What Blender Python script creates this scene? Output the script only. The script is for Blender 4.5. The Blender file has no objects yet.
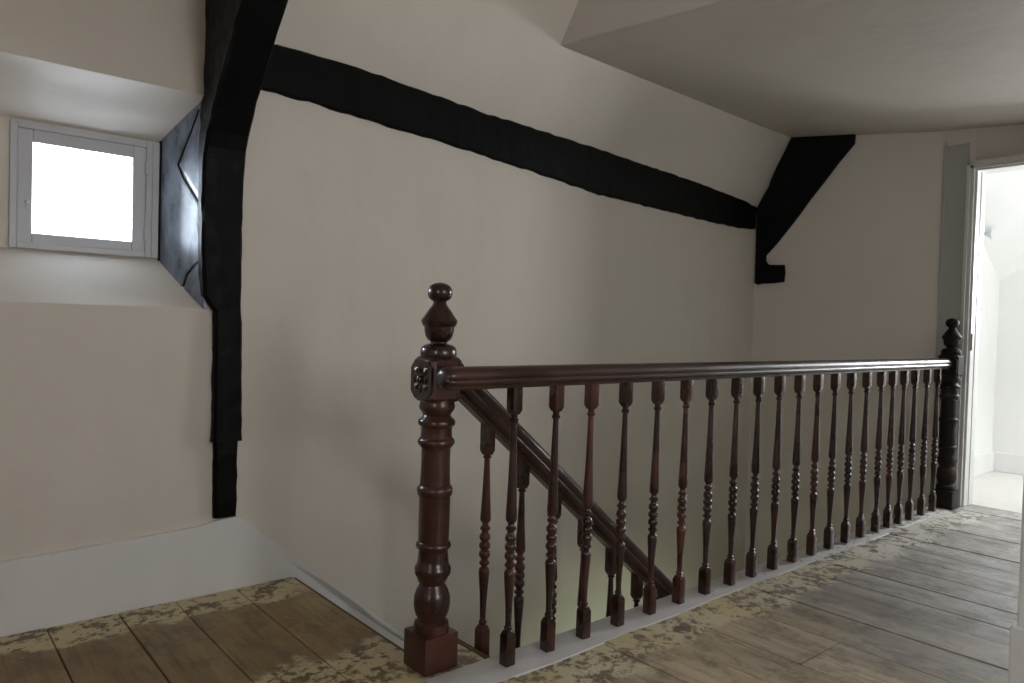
import bpy, bmesh, math, random
from mathutils import Vector, Matrix
random.seed(7)
S = bpy.context.scene
C = S.collection
PI = math.pi

# ------------------------------------------------------------------ materials
class NT:
    """tiny node helper"""
    def __init__(s, name):
        s.m = bpy.data.materials.new(name); s.m.use_nodes = True
        s.t = s.m.node_tree; s.n = s.t.nodes; s.n.clear()
        s.out = s.n.new('ShaderNodeOutputMaterial')
        s.b = s.n.new('ShaderNodeBsdfPrincipled')
        s.t.links.new(s.b.outputs[0], s.out.inputs[0])
        s.geo = s.n.new('ShaderNodeNewGeometry'); s.pos = s.geo.outputs['Position']
    def lk(s, a, b):
        if hasattr(a, 'links'): s.t.links.new(a, b)
        else: b.default_value = a
    def sep(s, v):
        k = s.n.new('ShaderNodeSeparateXYZ'); s.lk(v, k.inputs[0]); return k.outputs
    def map(s, v, scale=(1, 1, 1), loc=(0, 0, 0)):
        k = s.n.new('ShaderNodeMapping'); s.lk(v, k.inputs[0]); k.inputs['Scale'].default_value = scale
        k.inputs['Location'].default_value = loc; return k.outputs[0]
    def noise(s, v, scale, detail=3, rough=.55, dist=0):
        k = s.n.new('ShaderNodeTexNoise'); s.lk(v, k.inputs['Vector'])
        k.inputs['Scale'].default_value = scale; k.inputs['Detail'].default_value = detail
        k.inputs['Roughness'].default_value = rough; k.inputs['Distortion'].default_value = dist
        return k.outputs['Fac']
    def math(s, op, a, b=0.0, c=0.0):
        k = s.n.new('ShaderNodeMath'); k.operation = op
        s.lk(a, k.inputs[0]); s.lk(b, k.inputs[1]); s.lk(c, k.inputs[2]); return k.outputs[0]
    def ramp(s, v, lo, hi, a=0.0, b=1.0):
        k = s.n.new('ShaderNodeMapRange'); k.interpolation_type = 'SMOOTHSTEP'
        s.lk(v, k.inputs[0]); s.lk(lo, k.inputs[1]); s.lk(hi, k.inputs[2]); s.lk(a, k.inputs[3]); s.lk(b, k.inputs[4])
        return k.outputs[0]
    def mix(s, f, a, b):
        k = s.n.new('ShaderNodeMix'); k.data_type = 'RGBA'; s.lk(f, k.inputs[0])
        for v, i in ((a, 6), (b, 7)):
            if hasattr(v, 'links'): s.t.links.new(v, k.inputs[i])
            else: k.inputs[i].default_value = (*v, 1)
        return k.outputs[2]
    def bump(s, h, strength=.3, dist=.01):
        k = s.n.new('ShaderNodeBump'); s.lk(h, k.inputs['Height'])
        k.inputs['Strength'].default_value = strength; k.inputs['Distance'].default_value = dist
        s.t.links.new(k.outputs[0], s.b.inputs['Normal'])
    def col(s, c):
        if hasattr(c, 'links'): s.t.links.new(c, s.b.inputs['Base Color'])
        else: s.b.inputs['Base Color'].default_value = (*c, 1)
    def rough(s, r): s.lk(r, s.b.inputs['Roughness'])

def m_plaster(name, a, b, rough=.62, bs=.2):
    k = NT(name)
    n1 = k.noise(k.pos, 1.3, 3); n2 = k.noise(k.map(k.pos, (1, 1, .35)), 6, 4)
    k.col(k.mix(k.ramp(k.math('MULTIPLY_ADD', n2, .4, k.math('MULTIPLY', n1, .6)), .35, .65), a, b))
    k.rough(rough)
    h = k.math('ADD', k.math('MULTIPLY', k.noise(k.pos, 4.5, 2), 1.6), k.math('MULTIPLY', k.noise(k.pos, 38, 4), .16))
    k.bump(h, bs, .02)
    return k.m

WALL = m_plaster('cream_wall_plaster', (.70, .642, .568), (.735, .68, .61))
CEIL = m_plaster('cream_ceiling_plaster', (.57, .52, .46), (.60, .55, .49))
WHITEW = m_plaster('white_wall_plaster', (.80, .80, .78), (.83, .83, .81))
SKIRT = m_plaster('white_skirting_paint', (.76, .755, .74), (.80, .795, .785), .42, .2)
TRIM = m_plaster('white_gloss_paint', (.66, .65, .63), (.72, .71, .69), .32, .12)
WINPAINT = m_plaster('white_window_paint', (.55, .56, .60), (.58, .59, .63), .35, .1)

def m_kerb():
    k = NT('worn_white_floor_paint')
    n = k.noise(k.pos, 22, 5, .7); x = k.sep(k.pos)[0]
    w = k.ramp(k.math('ADD', n, k.math('MULTIPLY', x, .06)), .74, .86)
    k.col(k.mix(w, k.mix(k.noise(k.pos, 9), (.56, .55, .54), (.66, .65, .65)), (.20, .165, .115)))
    k.rough(.5); k.bump(n, .3, .004); return k.m
KERB = m_kerb()

def m_wood(name, a, b, hi, r0=.2, r1=.36, vert=True):
    k = NT(name)
    tc = k.n.new('ShaderNodeTexCoord').outputs['Object']
    sc = (26, 26, 2.4) if vert else (2.4, 26, 26)
    n = k.noise(k.map(tc, sc), 1.6, 4, .6, .4); n2 = k.noise(k.pos, 5.5, 3)
    oi = k.n.new('ShaderNodeObjectInfo').outputs['Random']
    c = k.mix(k.ramp(n, .35, .7), a, b)
    c = k.mix(k.ramp(k.math('MULTIPLY_ADD', oi, .18, n2), .55, .80), c, hi)
    k.col(c); k.rough(k.ramp(n2, .3, .7, r0, r1))
    k.b.inputs['Coat Weight'].default_value = .25; k.b.inputs['Coat Roughness'].default_value = .16
    k.bump(n, .10, .003); return k.m
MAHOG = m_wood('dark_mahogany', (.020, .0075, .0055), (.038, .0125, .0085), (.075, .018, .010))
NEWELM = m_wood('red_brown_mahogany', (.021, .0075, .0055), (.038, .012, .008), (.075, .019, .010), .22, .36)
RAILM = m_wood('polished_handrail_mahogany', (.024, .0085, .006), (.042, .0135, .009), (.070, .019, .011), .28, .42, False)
DARKN = m_wood('near_black_newel_wood', (.005, .0045, .0045), (.010, .007, .006), (.020, .008, .006), .5, .7)  # near-black, duller variant of the newel wood for the far post

DARKN.node_tree.nodes['Principled BSDF'].inputs['Coat Weight'].default_value = 0
DARKN.node_tree.nodes['Principled BSDF'].inputs['Specular IOR Level'].default_value = .25
def m_black():
    k = NT('black_painted_timber')
    n = k.noise(k.map(k.pos, (1, 1, .5)), 26, 5, .65); n2 = k.noise(k.pos, 6, 3)
    k.col(k.mix(k.ramp(n2, .3, .7), (.0025, .0025, .0028), (.005, .0048, .0052))); k.rough(k.ramp(n, .3, .7, .42, .62))
    k.b.inputs['Specular IOR Level'].default_value = .12
    k.bump(k.math('ADD', n, k.math('MULTIPLY', n2, 1.5)), .3, .008); return k.m
BLACK = m_black()
def m_gloss():
    k = NT('black_brace_paint_with_blue_sheen')
    n = k.noise(k.map(k.pos, (1, 1, .6)), 18, 4, .6); n2 = k.noise(k.pos, 5, 2)
    k.col(k.mix(k.ramp(n, .45, .6), (.08, .10, .135), (.15, .18, .235))); k.rough(k.ramp(n, .3, .7, .26, .40))  # blue-grey base paints in the window's reflection on black paint
    k.b.inputs['Coat Weight'].default_value = .9; k.b.inputs['Coat Roughness'].default_value = .3
    k.bump(k.math('ADD', n, n2), .45, .008); return k.m
GLOSS = m_gloss()

def m_floor():
    k = NT('worn_floorboards')
    X, Y, Z = k.sep(k.pos)[0:3]
    at = k.n.new('ShaderNodeAttribute'); at.attribute_name = 'plank'; pr = at.outputs['Fac']
    off = k.n.new('ShaderNodeCombineXYZ'); k.lk(k.math('MULTIPLY', pr, 37.0), off.inputs[1]); k.lk(k.math('MULTIPLY', pr, 11.0), off.inputs[2])
    va = k.n.new('ShaderNodeVectorMath'); va.operation = 'ADD'; k.lk(k.pos, va.inputs[0]); k.lk(off.outputs[0], va.inputs[1])
    p2 = va.outputs[0]
    grain = k.noise(k.map(p2, (30, 1.6, 30)), 1.5, 5, .65, .6)
    streak = k.noise(k.map(p2, (9, 1.1, 9)), 1.2, 4, .6, .3)
    big = k.noise(k.pos, 2.3, 4, .6)
    med = k.noise(k.pos, 8.0, 5, .7)
    fine = k.noise(k.pos, 26.0, 5, .75)
    # brown, stained boards on the left; greyed and worn ones along the passage
    brown = k.mix(k.ramp(streak, .3, .7), (.235, .165, .072), (.39, .285, .135))
    brown = k.mix(k.ramp(big, .45, .7), brown, (.28, .165, .075))
    tan = k.mix(k.ramp(streak, .3, .7), (.40, .315, .205), (.60, .50, .35))
    grey = k.mix(k.ramp(streak, .3, .7), (.27, .245, .215), (.50, .465, .415))
    gw = k.ramp(k.math('MULTIPLY_ADD', k.math('SUBTRACT', big, .5), 1.6, X), 1.9, 3.0)
    c = k.mix(k.ramp(X, 1.05, 1.5), brown, tan)
    c = k.mix(gw, c, grey)
    c = k.mix(k.ramp(grain, .52, .75, 0, .45), c, (.085, .058, .034))
    c = k.mix(k.ramp(pr, .0, 1.0, 0, .22), c, (.12, .085, .05))
    c = k.mix(k.ramp(k.math('MULTIPLY_ADD', fine, .35, k.math('MULTIPLY', k.noise(k.map(k.pos, (1.6, .8, 1)), 6.5, 5, .7), .65)), .46, .62, 0, .62), c, (.115, .092, .068))
    # remains of the painted border left round the carpet
    wob = k.math('MULTIPLY', k.math('SUBTRACT', k.noise(k.pos, 5.5, 4, .65), .5), .30)
    yw = k.math('ADD', Y, wob)
    s1 = k.math('MULTIPLY', k.ramp(yw, 2.50, 2.545), k.ramp(X, 1.30, 1.32, 1, 0))
    s2 = k.math('MULTIPLY', k.ramp(yw, 1.36, 1.42), k.ramp(yw, 1.97, 2.02, 1, 0))
    s2 = k.math('MULTIPLY', s2, k.ramp(k.math('ADD', X, wob), .70, .80))
    s2 = k.math('MULTIPLY', s2, k.ramp(X, 4.7, 4.85, 1, 0))
    zone = k.math('MAXIMUM', s1, s2)
    edge = k.math('MULTIPLY', zone, k.ramp(k.math('MULTIPLY_ADD', fine, .45, k.math('MULTIPLY', med, .75)), .515, .60))
    flake = k.math('MULTIPLY', zone, k.ramp(k.math('MULTIPLY_ADD', fine, .62, k.math('MULTIPLY', med, .6)), .555, .62))
    c = k.mix(k.math('MULTIPLY', zone, .55), c, (.075, .050, .028))
    pc = k.mix(k.ramp(k.math('MULTIPLY_ADD', big, .7, k.math('MULTIPLY', X, .10)), .45, .70), (.60, .51, .30), (.66, .61, .50))
    pc = k.mix(k.ramp(fine, .55, .8, 0, .35), pc, (.24, .17, .08))
    c = k.mix(flake, c, pc)
    # scattered flecks of dropped plaster
    vn = k.n.new('ShaderNodeTexVoronoi'); k.lk(k.pos, vn.inputs['Vector']); vn.inputs['Scale'].default_value = 24
    fl = k.math('MULTIPLY', k.ramp(vn.outputs['Distance'], .07, .13, 1, 0), k.ramp(med, .52, .60))
    c = k.mix(k.math('MULTIPLY', fl, .7), c, (.50, .48, .43))
    # bluish white mottling by the right hand frame and the doorway
    whiten = k.math('MULTIPLY', k.ramp(k.math('SUBTRACT', X, k.math('MULTIPLY', Y, 1.2)), 0.9, 2.3), k.ramp(k.math('MULTIPLY_ADD', med, .6, k.math('MULTIPLY', fine, .5)), .50, .68))
    c = k.mix(k.math('MULTIPLY', whiten, .75), c, (.56, .57, .59))
    # pale floor covering past the door threshold
    k.col(c)
    k.rough(k.ramp(k.math('ADD', grain, k.math('MULTIPLY', big, .6)), .5, 1.1, .38, .62))
    k.bump(k.math('ADD', k.math('MULTIPLY', grain, .6), k.math('ADD', k.math('MULTIPLY', flake, .5), k.math('MULTIPLY', fine, .5))), .35, .004)
    return k.m
FLOORM = m_floor()
def m_simple(name, c, r=.5, metal=0):
    k = NT(name); n = k.noise(k.pos, 14, 3)
    k.col(k.mix(n, tuple(v * .9 for v in c), tuple(min(1, v * 1.1) for v in c))); k.rough(r); k.b.inputs['Metallic'].default_value = metal; return k.m
PALEF = m_simple('pale_painted_floor', (.62, .60, .56), .45)
TREAD = m_simple('white_painted_stair_wood', (.66, .65, .63), .5)
METAL = m_simple('dull_metal', (.35, .35, .35), .4, .8)
WPLAST = m_simple('white_fitting', (.6, .62, .66), .4)
def m_glass():
    k = NT('clear_window_glass'); k.n.remove(k.b)
    tr = k.n.new('ShaderNodeBsdfTransparent'); gl = k.n.new('ShaderNodeBsdfGlossy'); gl.inputs['Roughness'].default_value = .02
    fr = k.n.new('ShaderNodeFresnel'); fr.inputs[0].default_value = 1.45
    mx = k.n.new('ShaderNodeMixShader')
    k.t.links.new(fr.outputs[0], mx.inputs[0]); k.t.links.new(tr.outputs[0], mx.inputs[1]); k.t.links.new(gl.outputs[0], mx.inputs[2])
    k.t.links.new(mx.outputs[0], k.out.inputs[0]); return k.m
GLASS = m_glass()

# ------------------------------------------------------------------ mesh helpers
def obj(name, bm, mat, parent=None, smooth=False, loc=None, sharp=None):
    me = bpy.data.meshes.new(name); bmesh.ops.recalc_face_normals(bm, faces=bm.faces); bm.to_mesh(me); bm.free()
    me.materials.append(mat)
    if smooth:
        me.polygons.foreach_set('use_smooth', [True] * len(me.polygons))
        if sharp: me.set_sharp_from_angle(angle=math.radians(sharp))
    o = bpy.data.objects.new(name, me); C.objects.link(o)
    if parent: o.parent = parent
    if loc: o.location = loc
    return o
def tag(o, label, cat, group=None):
    o['label'] = label; o['category'] = cat
    if group: o['group'] = group
    return o
def thing(name, label, cat, loc=(0, 0, 0), group=None):
    o = bpy.data.objects.new(name, None); C.objects.link(o); o.location = loc
    return tag(o, label, cat, group)
def struct(name, bm, mat, parent=None, bevel=0, seg=3):
    o = obj(name, bm, mat, parent)
    if not parent: o['kind'] = 'structure'
    if bevel:
        md = o.modifiers.new('b', 'BEVEL'); md.width = bevel; md.segments = seg; md.limit_method = 'ANGLE'; md.angle_limit = math.radians(8)
        o.data.polygons.foreach_set('use_smooth', [True] * len(o.data.polygons))
        w = o.modifiers.new('w', 'WEIGHTED_NORMAL'); w.keep_sharp = True
    return o
def box(bm, x0, x1, y0, y1, z0, z1, bev=0):
    r = bmesh.ops.create_cube(bm, size=1.0, matrix=Matrix.Translation(((x0+x1)/2, (y0+y1)/2, (z0+z1)/2)) @ Matrix.Diagonal((x1-x0, y1-y0, z1-z0, 1)))
    if bev:
        es = list({e for v in r['verts'] for e in v.link_edges})
        bmesh.ops.bevel(bm, geom=es, offset=bev, segments=2, affect='EDGES', profile=.6)
    return r
def quad(bm, *pts):
    return bm.faces.new([bm.verts.new(p) for p in pts])
def weld(bm): bmesh.ops.remove_doubles(bm, verts=bm.verts, dist=1e-4)
def prism(bm, poly, ax, t0, t1):
    """poly: list of 2-D points; ax 'y' extrudes an xz outline, 'x' a yz outline"""
    def P(p, t): return {'y': (p[0], t, p[1]), 'x': (t, p[0], p[1]), 'z': (p[0], p[1], t)}[ax]
    a = [bm.verts.new(P(p, t0)) for p in poly]; b = [bm.verts.new(P(p, t1)) for p in poly]
    bm.faces.new(a); bm.faces.new(b[::-1])
    for i in range(len(poly)):
        j = (i + 1) % len(poly); bm.faces.new((a[j], a[i], b[i], b[j]))
def lathe(bm, prof, cx=0, cy=0, seg=20):
    rings = []
    for r, z in prof:
        rings.append([bm.verts.new((cx + r*math.cos(2*PI*i/seg), cy + r*math.sin(2*PI*i/seg), z)) for i in range(seg)])
    for a, b in zip(rings, rings[1:]):
        for i in range(seg):
            j = (i + 1) % seg; bm.faces.new((a[i], a[j], b[j], b[i]))
    bm.faces.new(rings[0][::-1]); bm.faces.new(rings[-1])
def rings_loft(bm, rings, caps=True):
    vs = [[bm.verts.new(p) for p in r] for r in rings]
    for a, b in zip(vs, vs[1:]):
        n = len(a)
        for i in range(n):
            j = (i + 1) % n; bm.faces.new((a[i], a[j], b[j], b[i]))
    if caps: bm.faces.new(vs[0][::-1]); bm.faces.new(vs[-1])

# ------------------------------------------------------------------ room shell
def yw(x): return 2.72 if x <= 1 else 2.72 + (x - 1) * .0304      # far wall plane
def zfold(x): return 2.02 - (x - 1) * .0387 if x >= 1 else 2.26
LOW = -2.75
def ceilz(y): return 2.257 + .083 * (y - 1.75)

# far wall with the window recess
RX0, RX1 = .10, .857       # recess mouth
RZ0, RZ1 = 1.028, 1.783
BX0, BX1, BZ0, BZ1, BY = .16, .785, 1.213, 1.652, 3.0   # back of the recess
WX0, WX1, WZ0, WZ1 = .303, .781, 1.215, 1.645            # window opening
bm = bmesh.new()
xs = [-1.7, RX0, RX1, .93, 1.0, 4.62]
for i in range(5):
    a, b = xs[i], xs[i+1]
    zs = [LOW, RZ0, RZ1]
    for j in range(3):
        z0a = z0b = zs[j]
        if j < 2: z1a = z1b = zs[j+1]
        else: z1a, z1b = zfold(a), zfold(b)
        if i == 1 and j == 1: continue
        quad(bm, (a, yw(a), z0a), (b, yw(b), z0b), (b, yw(b), z1b), (a, yw(a), z1a))
F = [(RX0, 2.72, RZ0), (RX1, 2.72, RZ0), (RX1, 2.72, RZ1), (RX0, 2.72, RZ1)]
B = [(BX0, BY, BZ0), (BX1, BY, BZ0), (BX1, BY, BZ1), (BX0, BY, BZ1)]
for i in range(4): quad(bm, F[i], F[(i+1) % 4], B[(i+1) % 4], B[i])
W_ = [(WX0, BY, WZ0), (WX1, BY, WZ0), (WX1, BY, WZ1), (WX0, BY, WZ1)]
for i in range(4): quad(bm, B[i], B[(i+1) % 4], W_[(i+1) % 4], W_[i])
W2 = [(x, BY + .16, z) for x, y, z in W_]
for i in range(4): quad(bm, W_[i], W_[(i+1) % 4], W2[(i+1) % 4], W2[i])
# sloping part of the roof above it
SL = -.52   # dy/dz
def sl(x, z):
    zf = zfold(x); yf = yw(x)
    # passes (2.393,2.53,2.322) and (4.667,2.618,2.329)
    ye = 2.53 + (x - 2.393) * .0387; ze = 2.322
    k = (ye - yf) / (ze - zf)
    return (x, yf + k * (z - zf), z)
quad(bm, (1.0, yw(1.0), zfold(1.0)), (2.393, yw(2.393), zfold(2.393)), sl(2.393, 3.05), sl(1.0, 3.05))
def slf(x, z): return (x, 2.72 - .55 * (z - 2.26), z)      # over the window the wall stays upright a little higher
for a, b in ((-1.7, RX0), (RX0, RX1), (RX1, .93)):
    quad(bm, (a, 2.72, 2.26), (b, 2.72, 2.26), slf(b, 3.05), slf(a, 3.05))
quad(bm, (.93, 2.72, 2.26), (1.0, 2.72, 2.02), sl(1.0, 3.05), slf(.93, 3.05))
quad(bm, (2.393, yw(2.393), zfold(2.393)), (4.62, yw(4.62), zfold(4.62)), sl(4.62, 2.40), sl(2.393, 2.40))
quad(bm, (4.62, yw(4.62), zfold(4.62)), (5.0, yw(5.0), zfold(5.0)), sl(5.0, 2.40), sl(4.62, 2.40))
weld(bm)
struct('wall_far', bm, WALL, bevel=.028, seg=5)

# end wall, then the wall that holds the door
bm = bmesh.new()
DY0, DY1, DZ = .66, 1.568, 2.006
quad(bm, (4.62, 2.83, LOW), (4.88, 1.75, LOW), (4.88, 1.75, 2.42), (4.62, 2.83, 2.42))
quad(bm, (4.88, 1.75, LOW), (4.88, DY1, LOW), (4.88, DY1, 2.42), (4.88, 1.75, 2.42))
quad(bm, (4.88, DY1, DZ), (4.88, DY0, DZ), (4.88, DY0, 2.42), (4.88, DY1, 2.42))
quad(bm, (4.88, DY0, LOW), (4.88, .30, LOW), (4.88, .30, 2.42), (4.88, DY0, 2.42))
for (y, z0, z1) in ((DY1, LOW, DZ), (DY0, LOW, DZ)):
    quad(bm, (4.88, y, z0), (5.0, y, z0), (5.0, y, z1), (4.88, y, z1))
quad(bm, (4.88, DY0, DZ), (4.88, DY1, DZ), (5.0, DY1, DZ), (5.0, DY0, DZ))
weld(bm)
struct('wall_end', bm, WALL, bevel=.012, seg=3)

# flat ceiling over the passage, its rising side face, and the higher ceiling over the stair head
bm = bmesh.new()
X0 = 2.393
quad(bm, (X0, .2, ceilz(1.2)), (5.0, .2, ceilz(1.2)), (5.0, 1.2, ceilz(1.2)), (X0, 1.2, ceilz(1.2)))
quad(bm, (X0, 1.2, ceilz(1.2)), (5.0, 1.2, ceilz(1.2)), (5.0, 1.75, ceilz(1.75)), (X0, 1.75, ceilz(1.75)))
quad(bm, (X0, 1.75, ceilz(1.75)), (5.0, 1.75, ceilz(1.75)), (5.0, 2.8, ceilz(2.8)), (X0, 2.8, ceilz(2.8)))
quad(bm, (X0, -2.3, ceilz(1.2)), (X0, .2, ceilz(1.2)), (X0, .2, 3.05), (X0, -2.3, 3.05))
quad(bm, (X0, .2, ceilz(1.2)), (X0, 1.2, ceilz(1.2)), (X0, 1.2, 3.05), (X0, .2, 3.05))
quad(bm, (X0, 1.2, ceilz(1.2)), (X0, 1.75, ceilz(1.75)), (X0, 1.75, 3.05), (X0, 1.2, 3.05))
quad(bm, (X0, 1.75, ceilz(1.75)), (X0, 2.8, ceilz(2.8)), (X0, 2.8, 3.05), (X0, 1.75, 3.05))
weld(bm)
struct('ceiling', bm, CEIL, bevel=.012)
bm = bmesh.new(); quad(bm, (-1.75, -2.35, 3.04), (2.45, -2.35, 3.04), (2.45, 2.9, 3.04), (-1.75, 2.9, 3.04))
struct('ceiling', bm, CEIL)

# near walls (behind and beside the photographer), with window openings; the left one added for fill
bm = bmesh.new()
NX0, NX1, NZ0, NZ1 = 1.0, 2.05, .95, 2.05
Yn = -2.3
for a, b, z0, z1 in ((-1.7, NX0, -.1, 3.05), (NX1, 2.42, -.1, 3.05), (NX0, NX1, -.1, NZ0), (NX0, NX1, NZ1, 3.05)):
    quad(bm, (a, Yn, z0), (b, Yn, z0), (b, Yn, z1), (a, Yn, z1))
weld(bm); struct('wall_near', bm, WALL)
SY0, SY1, SZ0, SZ1 = -1.3, -.2, .95, 2.0
bm = bmesh.new()
for a, b, z0, z1 in ((-2.32, SY0, LOW, 3.05), (SY1, 2.75, LOW, 3.05), (SY0, SY1, LOW, SZ0), (SY0, SY1, SZ1, 3.05)):
    quad(bm, (-1.7, a, z0), (-1.7, b, z0), (-1.7, b, z1), (-1.7, a, z1))
weld(bm); struct('wall_left', bm, WALL)
bm = bmesh.new()   # side of the passage and the return beside the photographer
box(bm, 2.24, 4.95, .30, .545, -.1, 2.42)
box(bm, 2.24, 2.40, -2.32, .545, -.1, 3.05)
struct('wall_right', bm, WALL)
bm = bmesh.new()
box(bm, 2.20, 2.262, .30, .569, 0, 2.25, .006)
box(bm, 2.192, 2.262, .29, .581, 0, .27, .005)
tr = struct('trim_2', bm, TRIM)

# ------------------------------------------------------------------ floor
bm = bmesh.new()
pl = bm.loops.layers.float_color.new('plank')
edges = [-1.7, -1.5, -1.3, -1.11, -.92, -.72, -.53, -.34, -.16, .02, .205, .387, .592, .772, .985, 1.205, 1.372, 1.545, 1.741, 1.93, 2.118, 2.37, 2.598, 2.80, 2.97, 3.154, 3.35, 3.52, 3.70, 3.885, 4.07, 4.25, 4.43, 4.62, 4.80, 5.0]
def plank(x0, x1, y0, y1, zt):
    n0 = len(bm.faces); g = .0022
    r = box(bm, x0 + g * random.uniform(.5, 1.3), x1 - g * random.uniform(.5, 1.3), y0, y1, zt - .03, zt, .003)
    v = random.random()
    bm.faces.ensure_lookup_table()
    for f in bm.faces[n0:]:
        for l in f.loops: l[pl] = (v, v, v, 1)
for a, b in zip(edges, edges[1:]):
    yhi = 2.70 if b <= 1.21 else (1.872 if b <= 1.38 else (1.682 if b < 1.4 else 1.60))
    ylo = -2.3
    if a > 2.2: ylo = .5
    cuts = [ylo]
    if abs(a - 2.118) < .01: cuts.append(1.097)
    elif abs(a - 1.93) < .01: cuts.append(.62)
    elif random.random() < .5: cuts.append(random.uniform(-.6, .9) if a < 2.2 else 9)
    cuts = sorted(set([c_ for c_ in cuts if c_ < 5] + [yhi]))
    for i in range(len(cuts) - 1):
        plank(a, b, cuts[i] + .002, cuts[i+1] - (.002 if i < len(cuts)-2 else 0), random.uniform(-.0045, -.0015))
fl = struct('floor', bm, FLOORM)
bm = bmesh.new()   # dark boards and joists under the gaps
box(bm, -1.7, 1.203, -2.3, 2.70, -.20, -.034); box(bm, 1.203, 1.37, -2.3, 1.868, -.20, -.034); box(bm, 1.37, 5.0, -2.3, 1.678, -.20, -.034)
struct('floor', bm, m_simple('dark_underfloor', (.02, .015, .01), .8))
# landing edge nosing
bm = bmesh.new()
box(bm, 1.203, 1.213, 1.872, 2.69, -.20, -.004, .003); box(bm, 1.372, 1.392, 1.69, 1.892, -.20, -.0015, .004); box(bm, 1.203, 1.392, 1.872, 1.892, -.20, -.002, .004)
struct('trim_3', bm, m_simple('dark_stained_nosing', (.10, .065, .03), .45))
# white painted strip under the balusters
bm = bmesh.new()
pts_f = []
n = 60
for i in range(n + 1):
    x = 1.15 + (4.86 - 1.15) * i / n
    yf = 1.552 + (.003 * math.sin(x * 3.1) + .003 * math.sin(x * 11)) + (.022 * (x - 1.15) / 3.7)
    if i == 0: yf += .02
    pts_f.append((x, yf))
vs = []
for x, yf in pts_f:
    vs.append([bm.verts.new(p) for p in ((x, yf, -.005), (x, yf + .008, -.0014), (x, 1.69, -.0002), (x, 1.70, -.01), (x, 1.70, -.2))])
for a, b in zip(vs, vs[1:]):
    for k in range(4): bm.faces.new((a[k], b[k], b[k+1], a[k+1]))
bm.faces.new(vs[0]); bm.faces.new(vs[-1][::-1])
struct('trim_1', bm, KERB)

# stairwell: side wall under the passage, lower floor
bm = bmesh.new()
LX0, LX1, LZ0, LZ1 = 2.3, 3.5, -2.1, -1.1
for a, b, z0, z1 in ((1.2, LX0, LOW, -.05), (LX1, 5.0, LOW, -.05), (LX0, LX1, LOW, LZ0), (LX0, LX1, LZ1, -.05)):
    quad(bm, (a, 1.60, z0), (b, 1.60, z0), (b, 1.60, z1), (a, 1.60, z1))
quad(bm, (1.2, 1.60, LOW), (1.2, 2.8, LOW), (1.2, 2.8, -.1), (1.2, 1.60, -.1))
weld(bm); struct('wall_stairwell', bm, WALL)
bm = bmesh.new(); box(bm, 1.1, 5.0, 1.5, 2.95, LOW - .1, LOW)
struct('floor', bm, TREAD)

# skirting board on the far wall that turns down into the wall string of the stair
top = [(-1.7, .226), (0, .226), (.3, .229), (.6, .236), (.85, .247), (.93, .262), (.985, .264), (1.03, .232), (1.09, .178), (1.14, .112), (1.19, .058), (1.30, -.020), (1.42, -.112), (1.53, -.204), (4.1, -2.33)]
bot = [(4.1, -2.5), (1.53, -.52), (1.21, -.28), (1.21, -.034), (-1.7, -.034)]
bm = bmesh.new(); poly = top + bot
def yk(x, o): return yw(x) - .022 if o == 0 else yw(x) + .01
a = [bm.verts.new((x, yk(x, 0), z)) for x, z in poly]; b = [bm.verts.new((x, yk(x, 1), z)) for x, z in poly]
bm.faces.new(a); bm.faces.new(b[::-1])
for i in range(len(poly)):
    j = (i + 1) % len(poly); bm.faces.new((a[j], a[i], b[i], b[j]))
bmesh.ops.triangulate(bm, faces=[f for f in bm.faces if len(f.verts) > 4])
o = obj('baseboard_far', bm, SKIRT); o['kind'] = 'structure'
md = o.modifiers.new('b', 'BEVEL'); md.width = .007; md.segments = 3; md.limit_method = 'ANGLE'; md.angle_limit = math.radians(60)

# ------------------------------------------------------------------ door surround (the door stands open out of sight) and the room beyond
dr = bpy.data.objects.new('door_1', None); C.objects.link(dr); dr.location = (4.88, (DY0+DY1)/2, 0); dr['kind'] = 'structure'
def at(o, bm_, name, mat, **kw):
    """build in world coordinates, parent under o"""
    bmesh.ops.translate(bm_, verts=bm_.verts, vec=-Vector(o.location)); return obj(name, bm_, mat, o, **kw)
bm = bmesh.new()
def arch(y0, y1, z0, z1, d0, d1): box(bm, 4.88 - d1, 4.88 - d0, y0, y1, z0, z1, .003)
arch(DY1 - .002, DY1 + .040, 0, DZ + .045, -.01, .014); arch(DY1 + .018, DY1 + .036, 0, DZ + .04, .005, .026)
arch(DY0 - .050, DY0 + .002, 0, DZ + .045, -.01, .014); arch(DY0 - .045, DY0 - .022, 0, DZ + .04, .005, .026)
arch(DY0 - .040, DY1 + .040, DZ - .002, DZ + .045, -.01, .014); arch(DY0 - .036, DY1 + .036, DZ + .018, DZ + .04, .005, .026)
at(dr, bm, 'architrave', TRIM)
bm = bmesh.new()
box(bm, 4.885, 5.03, DY1 - .014, DY1 - .0005, 0, DZ - .001, .002); box(bm, 4.885, 5.03, DY0 + .0005, DY0 + .014, 0, DZ - .001, .002)
box(bm, 4.885, 5.03, DY0 + .014, DY1 - .014, DZ - .014, DZ - .001, .002)
box(bm, 4.95, 5.0, DY1 - .018, DY1 - .013, 0, DZ - .014, .002)
at(dr, bm, 'door_lining', TRIM)
bm = bmesh.new(); box(bm, 4.886, 4.90, DY1 - .022, DY1 - .013, .93, 1.03, .002)
at(dr, bm, 'hinge', METAL)['label'] = 'painted hinge leaf on the left side of the doorway'

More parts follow.
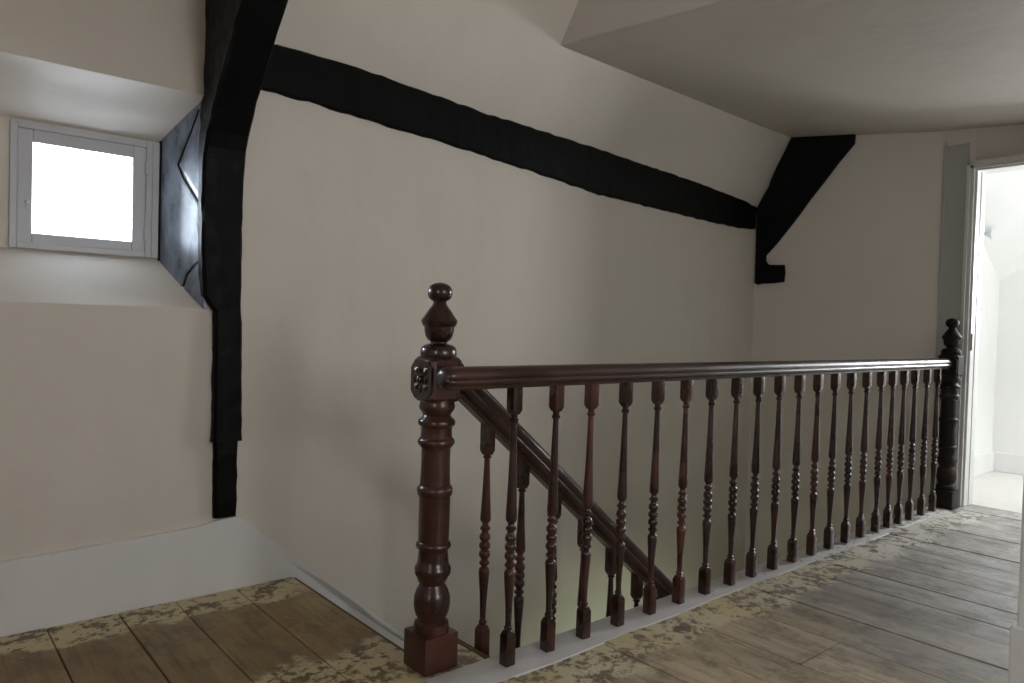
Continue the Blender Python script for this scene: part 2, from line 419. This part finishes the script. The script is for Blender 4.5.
bm = bmesh.new()
quad(bm, (5.0, 1.87, 0), (6.46, 1.87, 0), (6.46, 1.87, 1.43), (5.0, 1.87, 2.36))
G = [[bm.verts.new((5.0 + 1.46 * i / 8, 1.87 - 1.52 * j / 6, (2.36 - .93 * i / 8) * (1 - j / 6) + 2.60 * j / 6)) for j in range(7)] for i in range(9)]
for i in range(8):
    for j in range(6): bm.faces.new((G[i][j], G[i+1][j], G[i+1][j+1], G[i][j+1]))
weld(bm)
struct('wall_beyond_left', bm, WHITEW).data.polygons.foreach_set('use_smooth', [True] * 49)
PY0, PY1, PZ0, PZ1 = .45, 1.25, 1.1, 1.95
bm = bmesh.new()
for a_, b_, z0, z1 in ((-1.2, PY0, 0, 2.7), (PY1, 1.95, 0, 2.7), (PY0, PY1, 0, PZ0), (PY0, PY1, PZ1, 2.7)):
    quad(bm, (6.44, a_, z0), (6.44, b_, z0), (6.44, b_, z1), (6.44, a_, z1))
struct('wall_beyond_end', bm, WHITEW)
bm = bmesh.new()
quad(bm, (4.9, -1.2, 0), (6.5, -1.2, 0), (6.5, -1.2, 2.7), (4.9, -1.2, 2.7))
quad(bm, (5.0, -1.2, 0), (5.0, DY0, 0), (5.0, DY0, 2.7), (5.0, -1.2, 2.7))
quad(bm, (5.0, DY1, 0), (5.0, 1.95, 0), (5.0, 1.95, 2.7), (5.0, DY1, 2.7))
quad(bm, (5.0, DY0, DZ), (5.0, DY1, DZ), (5.0, DY1, 2.7), (5.0, DY0, 2.7))
weld(bm)
struct('wall_beyond_right', bm, WHITEW)
KX0, KX1, KY0, KY1 = 5.25, 6.25, -.75, .15
bm = bmesh.new()
for a_, b_, c_, d_ in ((4.95, KX0, -1.2, .4), (KX1, 6.5, -1.2, .4), (KX0, KX1, -1.2, KY0), (KX0, KX1, KY1, .4)):
    quad(bm, (a_, c_, 2.6), (b_, c_, 2.6), (b_, d_, 2.6), (a_, d_, 2.6))
struct('ceiling', bm, WHITEW)
bm = bmesh.new(); box(bm, 5.0, 6.5, -1.25, 1.95, -.05, -.001)
struct('floor', bm, PALEF)
bm = bmesh.new()
box(bm, 5.01, 6.44, 1.850, 1.875, 0, .145, .004); box(bm, 6.42, 6.445, -1.2, 1.86, 0, .145, .004)
struct('baseboard_beyond', bm, SKIRT)

bm = bmesh.new()   # flat white painted board between the end wall and the door surround, with a rounded bead
box(bm, 4.868, 4.884, 1.600, 1.722, 0, 2.16, .003); lathe(bm, [(.011, 0), (.011, 2.15), (.004, 2.19)], 4.872, 1.727, 14)
struct('trim_4', bm, m_plaster('grey_white_board_paint', (.43, .425, .40), (.48, .47, .445), .4, .12))
# ------------------------------------------------------------------ windows
def window(name, x0, x1, z0, z1, y, inward, outer=.02, fr=.044, dep=.05, detail=True, mull=False):
    """inward = +1 if the room lies on +y"""
    w = bpy.data.objects.new(name, None); C.objects.link(w); w.location = ((x0+x1)/2, y, z0); w['kind'] = 'structure'
    s = -1 if inward < 0 else 1
    def fr_box(bm_, ax0, ax1, az0, az1, t, d0, d1, bev=.003):
        ya, yb = sorted((y + s*d0, y + s*d1))
        box(bm_, ax0, ax0 + t, ya, yb, az0, az1, bev); box(bm_, ax1 - t, ax1, ya, yb, az0, az1, bev)
        box(bm_, ax0 + t, ax1 - t, ya, yb, az0, az0 + t, bev); box(bm_, ax0 + t, ax1 - t, ya, yb, az1 - t, az1, bev)
    bm_ = bmesh.new(); fr_box(bm_, x0, x1, z0, z1, outer, -.06, .012); at(w, bm_, 'window_frame', WINPAINT)
    a0, a1, b0, b1 = x0 + outer, x1 - outer, z0 + outer * .5, z1 - outer
    bm_ = bmesh.new(); fr_box(bm_, a0, a1, b0, b1, fr, -.035, .005)
    if mull:
        box(bm_, (a0+a1)/2 - .015, (a0+a1)/2 + .015, *sorted((y - s*.03, y)), b0 + fr, b1 - fr); box(bm_, a0 + fr, a1 - fr, *sorted((y - s*.028, y - s*.002)), (b0+b1)/2 - .015, (b0+b1)/2 + .015)
    at(w, bm_, 'casement', WINPAINT)
    bm_ = bmesh.new(); ya, yb = sorted((y - s*.022, y - s*.018)); box(bm_, a0 + fr - .005, a1 - fr + .005, ya, yb, b0 + fr - .005, b1 - fr + .005)
    at(w, bm_, 'pane', GLASS)
    return w
w1 = window('window_1', WX0, .747, WZ0, WZ1, BY, -1, outer=.022, fr=.044)
# the casement is off-centre: a wider board closes its right side
bm = bmesh.new(); box(bm, .7465, .782, BY - .012, BY + .02, WZ0 - .002, WZ1 + .002, .003)
at(w1, bm, 'side_board', WINPAINT)
bm = bmesh.new(); bmesh.ops.create_uvsphere(bm, u_segments=12, v_segments=8, radius=.007, matrix=Matrix.Translation((.352, BY - .012, 1.373)))
box(bm, .348, .356, BY - .012, BY - .004, 1.352, 1.373, .002)
at(w1, bm, 'latch', WPLAST, smooth=True)
for z in (1.545, 1.30):
    bm = bmesh.new(); box(bm, .720, .732, BY - .021, BY - .010, z - .022, z + .022, .002)
    at(w1, bm, 'hinge', WINPAINT)
window('window_2', NX0, NX1, NZ0, NZ1, Yn, 1, outer=.03, fr=.05, mull=True)
w3 = window('window_3', -.4, .4, PZ0, PZ1, 0, 1, outer=.03, fr=.05, mull=True)
w3.location = (6.44, (PY0+PY1)/2, PZ0); w3.rotation_euler = (0, 0, PI/2)
w6 = window('added_rooflight', -.5, .5, 0, .9, 0, 1, outer=.03, fr=.05)  # unseen rooflight, added to brighten the next room
w6.location = ((KX0+KX1)/2, KY1, 2.6); w6.rotation_euler = (PI/2, 0, 0)
w5 = window('added_window_5', -.55, .55, SZ0, SZ1, 0, 1, outer=.03, fr=.05, mull=True)  # unseen window, added as fill for the passage and end wall
w5.location = (-1.7, (SY0+SY1)/2, SZ0); w5.rotation_euler = (0, 0, -PI/2)
window('added_window_4', LX0, LX1, LZ0, LZ1, 1.60, 1, outer=.03, fr=.05, mull=True)  # unseen window, added to carry green light onto the lower stair wall

# ------------------------------------------------------------------ black timbers
# curved principal post: section levels (z, x left, x right, y front)
lv = [(.268, .903, .984, 2.700), (.33, .901, .984, 2.697), (.42, .899, .983, 2.699), (.50, .898, .982, 2.697), (.546, .897, .981, 2.698)]
up = [(.548, .888, .994, 2.684), (.62, .890, .992, 2.686), (.75, .890, .990, 2.688), (.90, .891, .986, 2.690), (1.02, .889, .984, 2.692), (1.05, .866, .983, 2.693), (1.075, .850, .982, 2.693),
      (1.16, .845, .981, 2.695), (1.24, .840, .982, 2.697), (1.41, .836, .984, 2.697), (1.50, .838, .984, 2.696), (1.56, .838, .984, 2.689), (1.60, .839, .984, 2.680), (1.65, .840, .983, 2.658), (1.72, .841, .983, 2.611),
      (1.80, .842, .983, 2.546), (1.92, .842, .983, 2.437), (2.035, .843, .983, 2.335), (2.2, .843, .983, 2.20), (2.5, .843, .983, 1.95), (3.03, .843, .983, 1.52)]
def refine(L, step):
    out = []
    for a_, b_ in zip(L, L[1:]):
        m_ = max(1, int((b_[0] - a_[0]) / step))
        for i in range(m_):
            t = i / m_; out.append(tuple(a_[k] + (b_[k] - a_[k]) * t for k in range(4)))
    return out + [L[-1]]
post = thing('timber_post', 'tall black painted curved timber post rising from the skirting beside the small window', 'timber beam', (.94, 2.70, .268))
def post_mesh(L, seed):
    bm_ = bmesh.new(); rnd = random.Random(seed); rg = []
    for z, xl, xr, yf in refine(L, .035):
        yb = 2.745 if z < 1.75 else max(yf + .1, (sl(.9, z)[1] if z > 2.02 else 2.72) + .03)
        j = lambda s=.0022: rnd.uniform(-s, s)
        c = .010
        rg.append([(xl + j(), yf + c + j(), z), (xl + c, yf + j(), z), ((xl+xr)/2, yf - .002 + j(), z), (xr - c * .6, yf + j(), z), (xr + j(), yf + c * .6, z), (xr + j(), yb, z), (xl + j(), yb, z)])
    rings_loft(bm_, rg); return bm_
at(post, post_mesh(lv, 3), 'post_foot', BLACK)
at(post, post_mesh(up, 4), 'post_shaft', BLACK)
# curved glossy brace lining the right side of the recess
bm = bmesh.new(); nu, nv = 14, 26
def brace_pt(u, v):
    y = 2.715 + u * .28
    xb = .855 + (.772 - .855) * u - .003 * math.sin(PI * u)
    zb = (1.03 + (1.215 - 1.03) * u) - .004; zt = 1.785 + (1.652 - 1.785) * u + .01
    z = zb + (zt - zb) * v
    # split lines in the timber
    def crack(pts):
        d = 9
        for (a0, a1), (b0, b1) in zip(pts, pts[1:]):
            ax, ay, bx, by = a0, a1, b0, b1; vx, vy = bx-ax, by-ay
            t = max(0, min(1, ((u*.28-ax)*vx + (z-ay)*vy) / (vx*vx+vy*vy))); d = min(d, math.hypot(u*.28-ax-vx*t, z-ay-vy*t))
        return d
    d = min(crack([(.05, 1.74), (.165, 1.555), (.0, 1.375)]), crack([(.0, 1.21), (.10, 1.15), (.12, 1.10)]))
    xb += .004 * max(0, 1 - d / .012)
    return (xb, y, z)
nu, nv = 60, 120
g = [[bm.verts.new(brace_pt(i / nu, j / nv)) for j in range(nv + 1)] for i in range(nu + 1)]
g2 = [[bm.verts.new((.868 if i == 0 else .868, 2.715 + i / nu * .28, g[i][j].co.z)) for j in (0, nv)] for i in range(nu + 1)]
for i in range(nu):
    for j in range(nv): bm.faces.new((g[i][j], g[i+1][j], g[i+1][j+1], g[i][j+1]))
    bm.faces.new((g[i][0], g2[i][0], g2[i+1][0], g[i+1][0])); bm.faces.new((g[i][nv], g[i+1][nv], g2[i+1][1], g2[i][1]))
    bm.faces.new((g2[i][0], g2[i][1], g2[i+1][1], g2[i+1][0]))
bm.faces.new([g[0][j] for j in range(nv + 1)] + [g2[0][1], g2[0][0]]); bm.faces.new([g[nu][j] for j in range(nv, -1, -1)] + [g2[nu][0], g2[nu][1]])
br = at(post, bm, 'glossy_brace', GLOSS, smooth=True, sharp=40); br['label'] = 'glossy black brace beside the window, its pale blue shine put into the colour'
for pts in ([(.05, 1.74), (.10, 1.65), (.165, 1.555), (.13, 1.50), (.07, 1.435), (.0, 1.375)], [(.0, 1.215), (.06, 1.185), (.10, 1.15), (.12, 1.11), (.135, 1.11)]):
    bm = bmesh.new(); rg = []
    for i, (d0, z0) in enumerate(pts):
        xx = .855 + (.772 - .855) * (d0 / .28) - .003 * math.sin(PI * d0 / .28) + .003; yy = 2.715 + d0; w_ = .0055 if i not in (0, len(pts) - 1) else .003
        rg.append([(xx - .003, yy - w_, z0), (xx - .003, yy + w_, z0 + .004), (xx + .004, yy + w_, z0 + .004), (xx + .004, yy - w_, z0)])
    rings_loft(bm, rg); at(post, bm, 'split', BLACK)['label'] = 'black gap between the shiny pieces of the brace'
# dark strip where the brace meets the window board
bm = bmesh.new(); box(bm, .770, .784, 2.980, 2.999, 1.205, 1.655, .003); at(post, bm, 'edge_strip', BLACK)

def beam_mesh(topl, botl, t, seed=1):
    rnd = random.Random(seed); bm_ = bmesh.new(); rg = []
    def interp(L, x):
        for a_, b_ in zip(L, L[1:]):
            if a_[0] <= x <= b_[0]: return a_[1] + (b_[1] - a_[1]) * (x - a_[0]) / (b_[0] - a_[0])
        return L[-1][1] if x > L[-1][0] else L[0][1]
    x = topl[0][0]
    while x < 4.585:
        yf = 2.70 + (x - 1.0) * .0304; zt = interp(topl, x) + rnd.uniform(-.0035, .0035); zb = interp(botl, x) + rnd.uniform(-.0035, .0035)
        j = rnd.uniform(-.0015, .0015); yb = yf + .06
        rg.append([(x, yf + .007, zb), (x, yf + j, zb + .008), (x, yf + j, (zt+zb)/2), (x, yf + j, zt - .008), (x, yf + .007, zt), (x, yb, zt), (x, yb, zb)])
        x += .045
    rings_loft(bm_, rg); return bm_
T_ = [(.97, 2.022), (1.094, 2.028), (1.251, 2.034), (1.526, 2.030), (1.816, 2.013), (2.122, 1.991), (2.338, 1.989), (2.929, 1.970), (3.881, 1.930), (4.355, 1.901), (4.60, 1.868)]
B_ = [(.97, 1.851), (1.037, 1.850), (1.236, 1.847), (1.45, 1.833), (1.674, 1.820), (1.922, 1.810), (2.346, 1.779), (2.941, 1.728), (3.895, 1.708), (4.368, 1.702), (4.60, 1.716)]
o = obj('timber_beam', beam_mesh(T_, B_, .05, 5), BLACK)
tag(o, 'long black painted timber beam running along the stairwell wall at the foot of the slope', 'timber beam')

# bracket-like timbers on the end wall: outline in (y, z), laid on the slanted wall
fr = thing('timber_truss', 'short black angled timber with hooked foot in the far corner above the stairs', 'timber beam', (4.66, 2.70, 1.34))
EA, EB = Vector((4.86, 1.75, 0)), Vector((4.62, 2.83, 0))
eu = (EB - EA).normalized(); en = Vector((-eu.y, eu.x, 0));
if en.x > 0: en = -en
def on_end(y, z, d):
    t = (y - EA.y) / eu.y; p = EA + eu * t + en * d; return (p.x, p.y, z)
def end_prism(poly, d0, d1):
    bm_ = bmesh.new(); a_ = [bm_.verts.new(on_end(y, z, d1)) for y, z in poly]; b_ = [bm_.verts.new(on_end(y, z, d0)) for y, z in poly]
    bm_.faces.new(a_); bm_.faces.new(b_[::-1])
    for i in range(len(poly)):
        j = (i + 1) % len(poly); bm_.faces.new((a_[j], a_[i], b_[i], b_[j]))
    return bm_
raf = [(2.741, 2.052), (2.70, 2.15), (2.655, 2.24), (2.612, 2.335), (2.553, 2.335), (2.494, 2.325), (2.46, 2.315), (2.224, 2.30), (2.226, 2.240), (2.325, 2.115), (2.40, 2.01), (2.48, 1.903), (2.55, 1.800), (2.624, 1.700), (2.69, 1.612), (2.757, 1.535), (2.795, 1.60), (2.81, 1.75), (2.835, 1.862), (2.824, 1.876), (2.785, 1.95), (2.749, 2.016)]
at(fr, end_prism(raf, -.004, .022), 'rafter', BLACK)
pst = [(2.83, 1.86), (2.80, 1.80), (2.76, 1.60), (2.757, 1.506), (2.755, 1.40), (2.755, 1.345), (2.805, 1.333), (2.826, 1.345), (2.825, 1.38), (2.828, 1.73)]
at(fr, end_prism(pst, -.004, .019), 'post_stub', BLACK)
ft = [(2.757, 1.500), (2.745, 1.478), (2.724, 1.469), (2.633, 1.466), (2.628, 1.412), (2.633, 1.351), (2.70, 1.343), (2.757, 1.340)]
at(fr, end_prism(ft, -.004, .024), 'bearer', BLACK)

# ------------------------------------------------------------------ turned woodwork
def blk(bm_, s, z0, z1, bev=.004, cx=0, cy=0): box(bm_, cx - s/2, cx + s/2, cy - s/2, cy + s/2, z0, z1, bev)
def pyr(bm_, s0, s1, z0, z1):
    rg = [[(x * s, y * s, z) for x, y in ((-.5, -.5), (.5, -.5), (.5, .5), (-.5, .5))] for s, z in ((s0, z0), (s1, z1))]
    rings_loft(bm_, rg)
def baluster_mesh(zb, z0, z1, zt):
    """blocks zb..z0 and z1..zt, turned between"""
    L = z1 - z0; bm_ = bmesh.new(); Lf = .664
    def q(t): return z0 + Lf * t if t <= .51 else z0 + Lf * .51 + (L - Lf * .51) * (t - .51) / .49
    blk(bm_, .034, zb, z0, .002); blk(bm_, .034, z1, zt, .002)
    pyr(bm_, .033, .021, z0 - .001, z0 + .014); pyr(bm_, .022, .033, z1 - .012, z1 + .001)
    pr = [(.0130, q(.0)), (.0135, q(.018)), (.0100, q(.024)), (.0128, q(.030)), (.0128, q(.036)), (.0092, q(.042)), (.0092, q(.07)), (.0105, q(.13)), (.0135, q(.20)), (.0165, q(.262)), (.0168, q(.275)), (.0150, q(.286)), (.0095, q(.294)), (.0095, q(.300))]
    pr += [(.0120, q(.304)), (.0155, q(.308)), (.0160, q(.313)), (.0155, q(.318)), (.0108, q(.323)), (.0104, q(.330))]
    for c in (.354, .394, .434):
        for dz, rr in ((-.0175, .0118), (-.013, .0152), (-.007, .0168), (0, .0174), (.007, .0168), (.013, .0152), (.0175, .0118)): pr.append((rr, q(c + dz)))
    pr += [(.0104, q(.460)), (.0108, q(.466)), (.0155, q(.470)), (.0160, q(.475)), (.0155, q(.480)), (.0120, q(.484))]
    pr += [(.0095, q(.490)), (.0095, q(.500)), (.0150, q(.508)), (.0168, q(.520)), (.0168, q(.535)), (.0155, q(.585)), (.0130, q(.68)), (.0108, q(.80)), (.0092, q(.905)), (.0088, q(.945)), (.0130, q(.952)), (.0136, q(.960)), (.0098, q(.967)), (.0105, q(.975)), (.0125, q(1.0))]
    lathe(bm_, pr, seg=18); return bm_

RY = 1.625    # centre line of the landing handrail
bal = thing('landing_balustrade', 'dark mahogany landing balustrade with turned balusters on the white floor strip', 'balustrade', (1.212, RY, 0))
def child(name, bm_, mat, par, wloc, smooth=True, sharp=35):
    o_ = obj(name, bm_, mat, par, smooth=smooth, sharp=sharp); wp = Vector(wloc); p = par
    while p is not None: wp = wp - Vector(p.location); p = p.parent
    o_.location = wp; return o_

# handrail profile (across, up) measured from its underside centre
RP = [(-.016, 0), (.016, 0), (.019, .003), (.019, .009), (.030, .014), (.035, .019), (.035, .025), (.0315, .029), (.034, .034), (.0345, .041), (.032, .049), (.026, .056), (.016, .061), (.006, .0635), (-.006, .0635), (-.016, .061), (-.026, .056), (-.032, .049), (-.0345, .041), (-.034, .034), (-.0315, .029), (-.035, .025), (-.035, .019), (-.030, .014), (-.019, .009), (-.019, .003)]
zr = .8195
rg = []
stations = [(1.132, .35), (1.134, .6), (1.140, .82), (1.150, .95), (1.165, 1.0)] + [(1.165 + (4.725 - 1.165) * i / 24, 1.0) for i in range(1, 25)]
for x, s in stations:
    rg.append([(x - 1.132, a_ * s, .03 + (b_ - .03) * s + (zr - .0 - .03) + .0 ) for a_, b_ in RP])
bm = bmesh.new(); rings_loft(bm, [[(p[0], p[1], p[2] - zr + .03) for p in r] for r in rg])
child('handrail', bm, RAILM, bal, (1.132, RY, zr), sharp=50)

# 21 balusters
bmesh0 = baluster_mesh(0, .088, .752, .824)
b0 = child('baluster', bmesh0, MAHOG, bal, (1.397, RY, 0))
bx = [1.397, 1.559, 1.717, 1.882, 2.051, 2.217, 2.378, 2.546, 2.703, 2.866, 3.03, 3.197, 3.358, 3.526, 3.687, 3.856, 3.997, 4.132, 4.276, 4.44, 4.6]
for x in bx[1:]:
    c = b0.copy(); C.objects.link(c); c.parent = bal; c.location = b0.location + Vector((x - 1.397, 0, 0))
    c.rotation_euler = (random.uniform(-.003, .003), .0095 + random.uniform(-.003, .003), random.uniform(-.05, .05))

# newel posts
def newel(par, wloc, mat, rosettes, name='newel_post'):
    bm_ = bmesh.new(); s = .114
    blk(bm_, s, 0, .105, .004)
    lathe(bm_, [(.050, .100), (.0525, .112), (.0500, .130), (.0405, .137), (.0405, .142), (.0465, .152), (.0515, .168), (.0535, .187), (.0525, .205), (.0465, .224), (.0385, .238), (.0370, .243), (.0430, .252), (.0455, .262), (.0525, .272), (.0535, .283), (.0525, .292), (.0465, .300), (.0450, .315), (.0430, .338), (.0445, .344), (.0505, .350), (.0515, .356), (.0495, .362),
                (.0445, .367), (.0455, .44), (.0455, .497), (.0500, .503), (.0515, .511), (.0525, .519), (.0505, .525), (.0445, .531), (.0430, .56), (.0420, .600), (.0425, .637), (.0470, .643), (.0535, .652), (.0545, .659), (.0510, .666), (.0460, .670), (.0450, .690), (.0465, .700), (.0535, .707), (.0545, .716), (.0520, .722), (.0425, .729), (.0400, .735), (.0435, .742), (.0510, .752), (.0525, .760), (.0500, .772), (.0480, .780)], seg=36)
    n_ = child(name, bm_, mat, par, wloc)
    # chamfered upper block
    bm_ = bmesh.new(); box(bm_, -.055, .055, -.055, .055, 0, .128)
    ve = [e for e in bm_.edges if abs(e.verts[0].co.z - e.verts[1].co.z) > .05]; he = [e for e in bm_.edges if e not in ve]
    bmesh.ops.bevel(bm_, geom=ve, offset=.013, segments=1, affect='EDGES')
    he = [e for e in bm_.edges if abs(e.verts[0].co.z - e.verts[1].co.z) < .001 and (e.verts[0].co.z > .12 or e.verts[0].co.z < .01)]
    bmesh.ops.bevel(bm_, geom=he, offset=.011, segments=1, affect='EDGES')
    kb = child('carved_block', bm_, mat, n_, Vector(wloc) + Vector((0, 0, .775)), smooth=False)
    for dx, dy in rosettes:
        bm_ = bmesh.new()
        # rosette in local yz, facing +x, then turned
        def petal(ang, r0, r1, w, h):
            ca, sa = math.cos(ang), math.sin(ang)
            def P(r, t, hh): return (hh + .004, r * ca - t * sa, r * sa + t * ca)
            rm = r0 + (r1 - r0) * .62
            c0 = bm_.verts.new(P(r0, 0, .001)); c1 = bm_.verts.new(P(r1, 0, .0)); l = bm_.verts.new(P(rm, w, .0)); r = bm_.verts.new(P(rm, -w, .0)); t_ = bm_.verts.new(P(rm * .95, 0, h))
            for f in ((c0, l, t_), (l, c1, t_), (c1, r, t_), (r, c0, t_)): bm_.faces.new(f)
        prism(bm_, [(-.052, -.034), (-.034, -.052), (.034, -.052), (.052, -.034), (.052, .034), (.034, .052), (-.034, .052), (-.052, .034)], 'x', -.002, .005)
        for i in range(8): petal(i * PI / 4, .010, .043 if i % 2 == 0 else .050, .0155, .007)
        q_ = bmesh.ops.create_uvsphere(bm_, u_segments=14, v_segments=8, radius=.011)
        for v in q_['verts']: v.co.x = v.co.x * .9 + .008
        R_ = Matrix.Rotation(math.atan2(dy, dx), 4, 'Z'); bmesh.ops.transform(bm_, matrix=R_, verts=bm_.verts)
        ro = obj('rosette', bm_, mat, kb, smooth=False); ro.location = (dx * .054, dy * .054, .064)
    bm_ = bmesh.new()
    lathe(bm_, [(.050, 0), (.0525, .008), (.0530, .022), (.0500, .033), (.0420, .040), (.0250, .045), (.0255, .050), (.034, .056), (.0395, .066), (.0425, .080), (.0435, .092), (.0490, .097), (.0515, .105), (.0535, .110), (.0500, .116), (.0440, .124), (.0350, .138), (.0270, .148), (.0215, .156), (.0185, .163), (.0200, .167),
                (.0290, .172), (.0345, .181), (.0363, .192), (.0345, .203), (.0280, .212), (.0180, .218), (.006, .221)], seg=32)
    child('finial', bm_, mat, n_, Vector(wloc) + Vector((0, 0, .897)))
    return n_
newel(bal, (1.214, 1.757, 0), NEWELM, [(-1, 0), (0, 1), (1, 0)])
far = newel(bal, (4.780, 1.620, 0), DARKN, [(-1, 0)])
far['label'] = 'near-black far newel post against the door wall'

# ------------------------------------------------------------------ stair and its own balustrade
def zu(x): return .688 - .83 * (x - 1.404)        # underside of the raking rail
SY = 1.765
sb = thing('stair_balustrade', 'dark mahogany raking stair handrail and balusters descending behind the landing balustrade', 'balustrade', (1.404, SY, -.14))
bm = bmesh.new(); rg = []
ang = math.atan(.83); nx, nz = math.sin(ang), math.cos(ang)
RPs = [(a_ * 1.05, b_ * 1.30) for a_, b_ in RP]
for i in range(25):
    x = 1.275 + (3.6 - 1.275) * i / 24; z = zu(x)
    rg.append([(x + b_ * nx - 1.404, a_, z + b_ * nz + .14) for a_, b_ in RPs])
rings_loft(bm, rg)
obj('handrail', bm, RAILM, sb, smooth=True, sharp=50)
bm = bmesh.new()
zs_ = lambda x: -.125 - .83 * (x - 1.404)
prism(bm, [(1.40, zs_(1.40)), (3.6, zs_(3.6)), (3.6, zs_(3.6) - .30), (1.40, zs_(1.40) - .30)], 'y', SY - .022, SY + .022)
bmesh.ops.translate(bm, verts=bm.verts, vec=(-1.404, -SY, .14)); obj('outer_string', bm, MAHOG, sb)
first = None
for k in range(13):
    x = 1.412 + .1475 * k
    if first is None:
        first = child('baluster', baluster_mesh(-.005, .190, .746, .840), MAHOG, sb, (x, SY, zs_(x) - .004)); base = Vector(first.location)
    else:
        c = first.copy(); C.objects.link(c); c.parent = sb; c.location = base + Vector((.1475 * k, 0, -.83 * .1475 * k))

st = thing('staircase', 'straight wooden staircase going down between the balustrade and the far wall', 'staircase', (1.2, 2.2, 0))
for k in range(12):
    x = 1.226 + .241 * k; z = -.2 * (k + 1)
    bm = bmesh.new(); box(bm, x, x + .259, 1.79, yw(x) - .025, z - .025, z, .004); at(st, bm, 'tread', TREAD)
    bm = bmesh.new(); box(bm, x + .219, x + .234, 1.79, yw(x) - .025, z - .2, z - .026); at(st, bm, 'riser', SKIRT)

# ------------------------------------------------------------------ small fitting on the sloping ceiling of the next room
lf = thing('light_fitting', 'small pale light fitting high on the wall just inside the bright doorway', 'light fitting', (5.93, 1.869, 1.745))
rx = Matrix.Rotation(PI / 2, 4, 'X')
bm = bmesh.new(); lathe(bm, [(.024, 0), (.024, .010), (.012, .016), (.006, .02)], seg=16); bmesh.ops.transform(bm, matrix=rx, verts=bm.verts); obj('wall_rose', bm, METAL, lf, smooth=True, sharp=40)
bm = bmesh.new(); lathe(bm, [(.006, .018), (.008, .045), (.014, .05), (.038, .085), (.040, .092)], seg=18); bmesh.ops.transform(bm, matrix=rx, verts=bm.verts); obj('lamp_shade', bm, WPLAST, lf, smooth=True, sharp=40)

# ------------------------------------------------------------------ light: daylight at the windows, plus fill lamps behind added ones
wd = bpy.data.worlds.new('sky'); S.world = wd; wd.use_nodes = True
bgn = wd.node_tree.nodes['Background']; bgn.inputs[0].default_value = (.86, .93, 1.0, 1); bgn.inputs[1].default_value = 5.0
def area(name, loc, rot, sx, sy, power, col):
    l = bpy.data.lights.new(name, 'AREA'); l.shape = 'RECTANGLE'; l.size = sx; l.size_y = sy; l.energy = power; l.color = col
    o_ = bpy.data.objects.new(name, l); C.objects.link(o_); o_.location = loc; o_.rotation_euler = rot; return o_
area('daylight_or_fill', ((WX0+WX1)/2, BY + .22, 1.38), (-PI/2 - .35, 0, 0), .50, .46, 48, (.74, .86, 1.0))
area('daylight_or_fill', (1.525, Yn - .12, 1.5), (PI/2, 0, 0), 1.05, 1.1, 38, (1.0, .965, .92))
area('daylight_or_fill', (6.62, (PY0+PY1)/2, 1.53), (PI/2, 0, PI/2), .8, .85, 110, (.93, .97, 1.0))
area('daylight_or_fill', ((KX0+KX1)/2, (KY0+KY1)/2, 2.75), (0, 0, 0), 1.0, .9, 135, (.95, .98, 1.0))  # added overhead fill for the next room
area('daylight_or_fill', (-1.85, (SY0+SY1)/2, 1.48), (PI/2, 0, -PI/2), 1.1, 1.05, 36, (.96, .97, 1.0))  # added fill from the left for the passage
area('daylight_or_fill', (2.9, 1.50, -1.6), (PI/2, 0, 0), 1.2, 1.0, 26, (.84, 1.0, .50))  # added green-tinted fill from below

# ------------------------------------------------------------------ camera
cam = bpy.data.cameras.new('camera'); co = bpy.data.objects.new('camera', cam); C.objects.link(co); S.camera = co
r_ = Vector((0.7623184312723933, -0.6465550913142858, 0.02893308206833469))
d_ = Vector((0.007901450568559822, -0.03540397185008316, -0.9993418463449587))
f_ = Vector((0.6471539047408351, 0.7620453219283051, -0.021880377187696864))
Mx = Matrix(((r_.x, -d_.x, -f_.x, 0), (r_.y, -d_.y, -f_.y, 0), (r_.z, -d_.z, -f_.z, 1.0), (0, 0, 0, 1)))
co.matrix_world = Mx
cam.sensor_width = 36; cam.lens = 733.235 * 36 / 1024; cam.clip_start = .02

S.view_settings.view_transform = 'Standard'; S.view_settings.look = 'None'; S.view_settings.gamma = 1
S.view_settings.use_curve_mapping = False; S.view_settings.exposure = -0.07
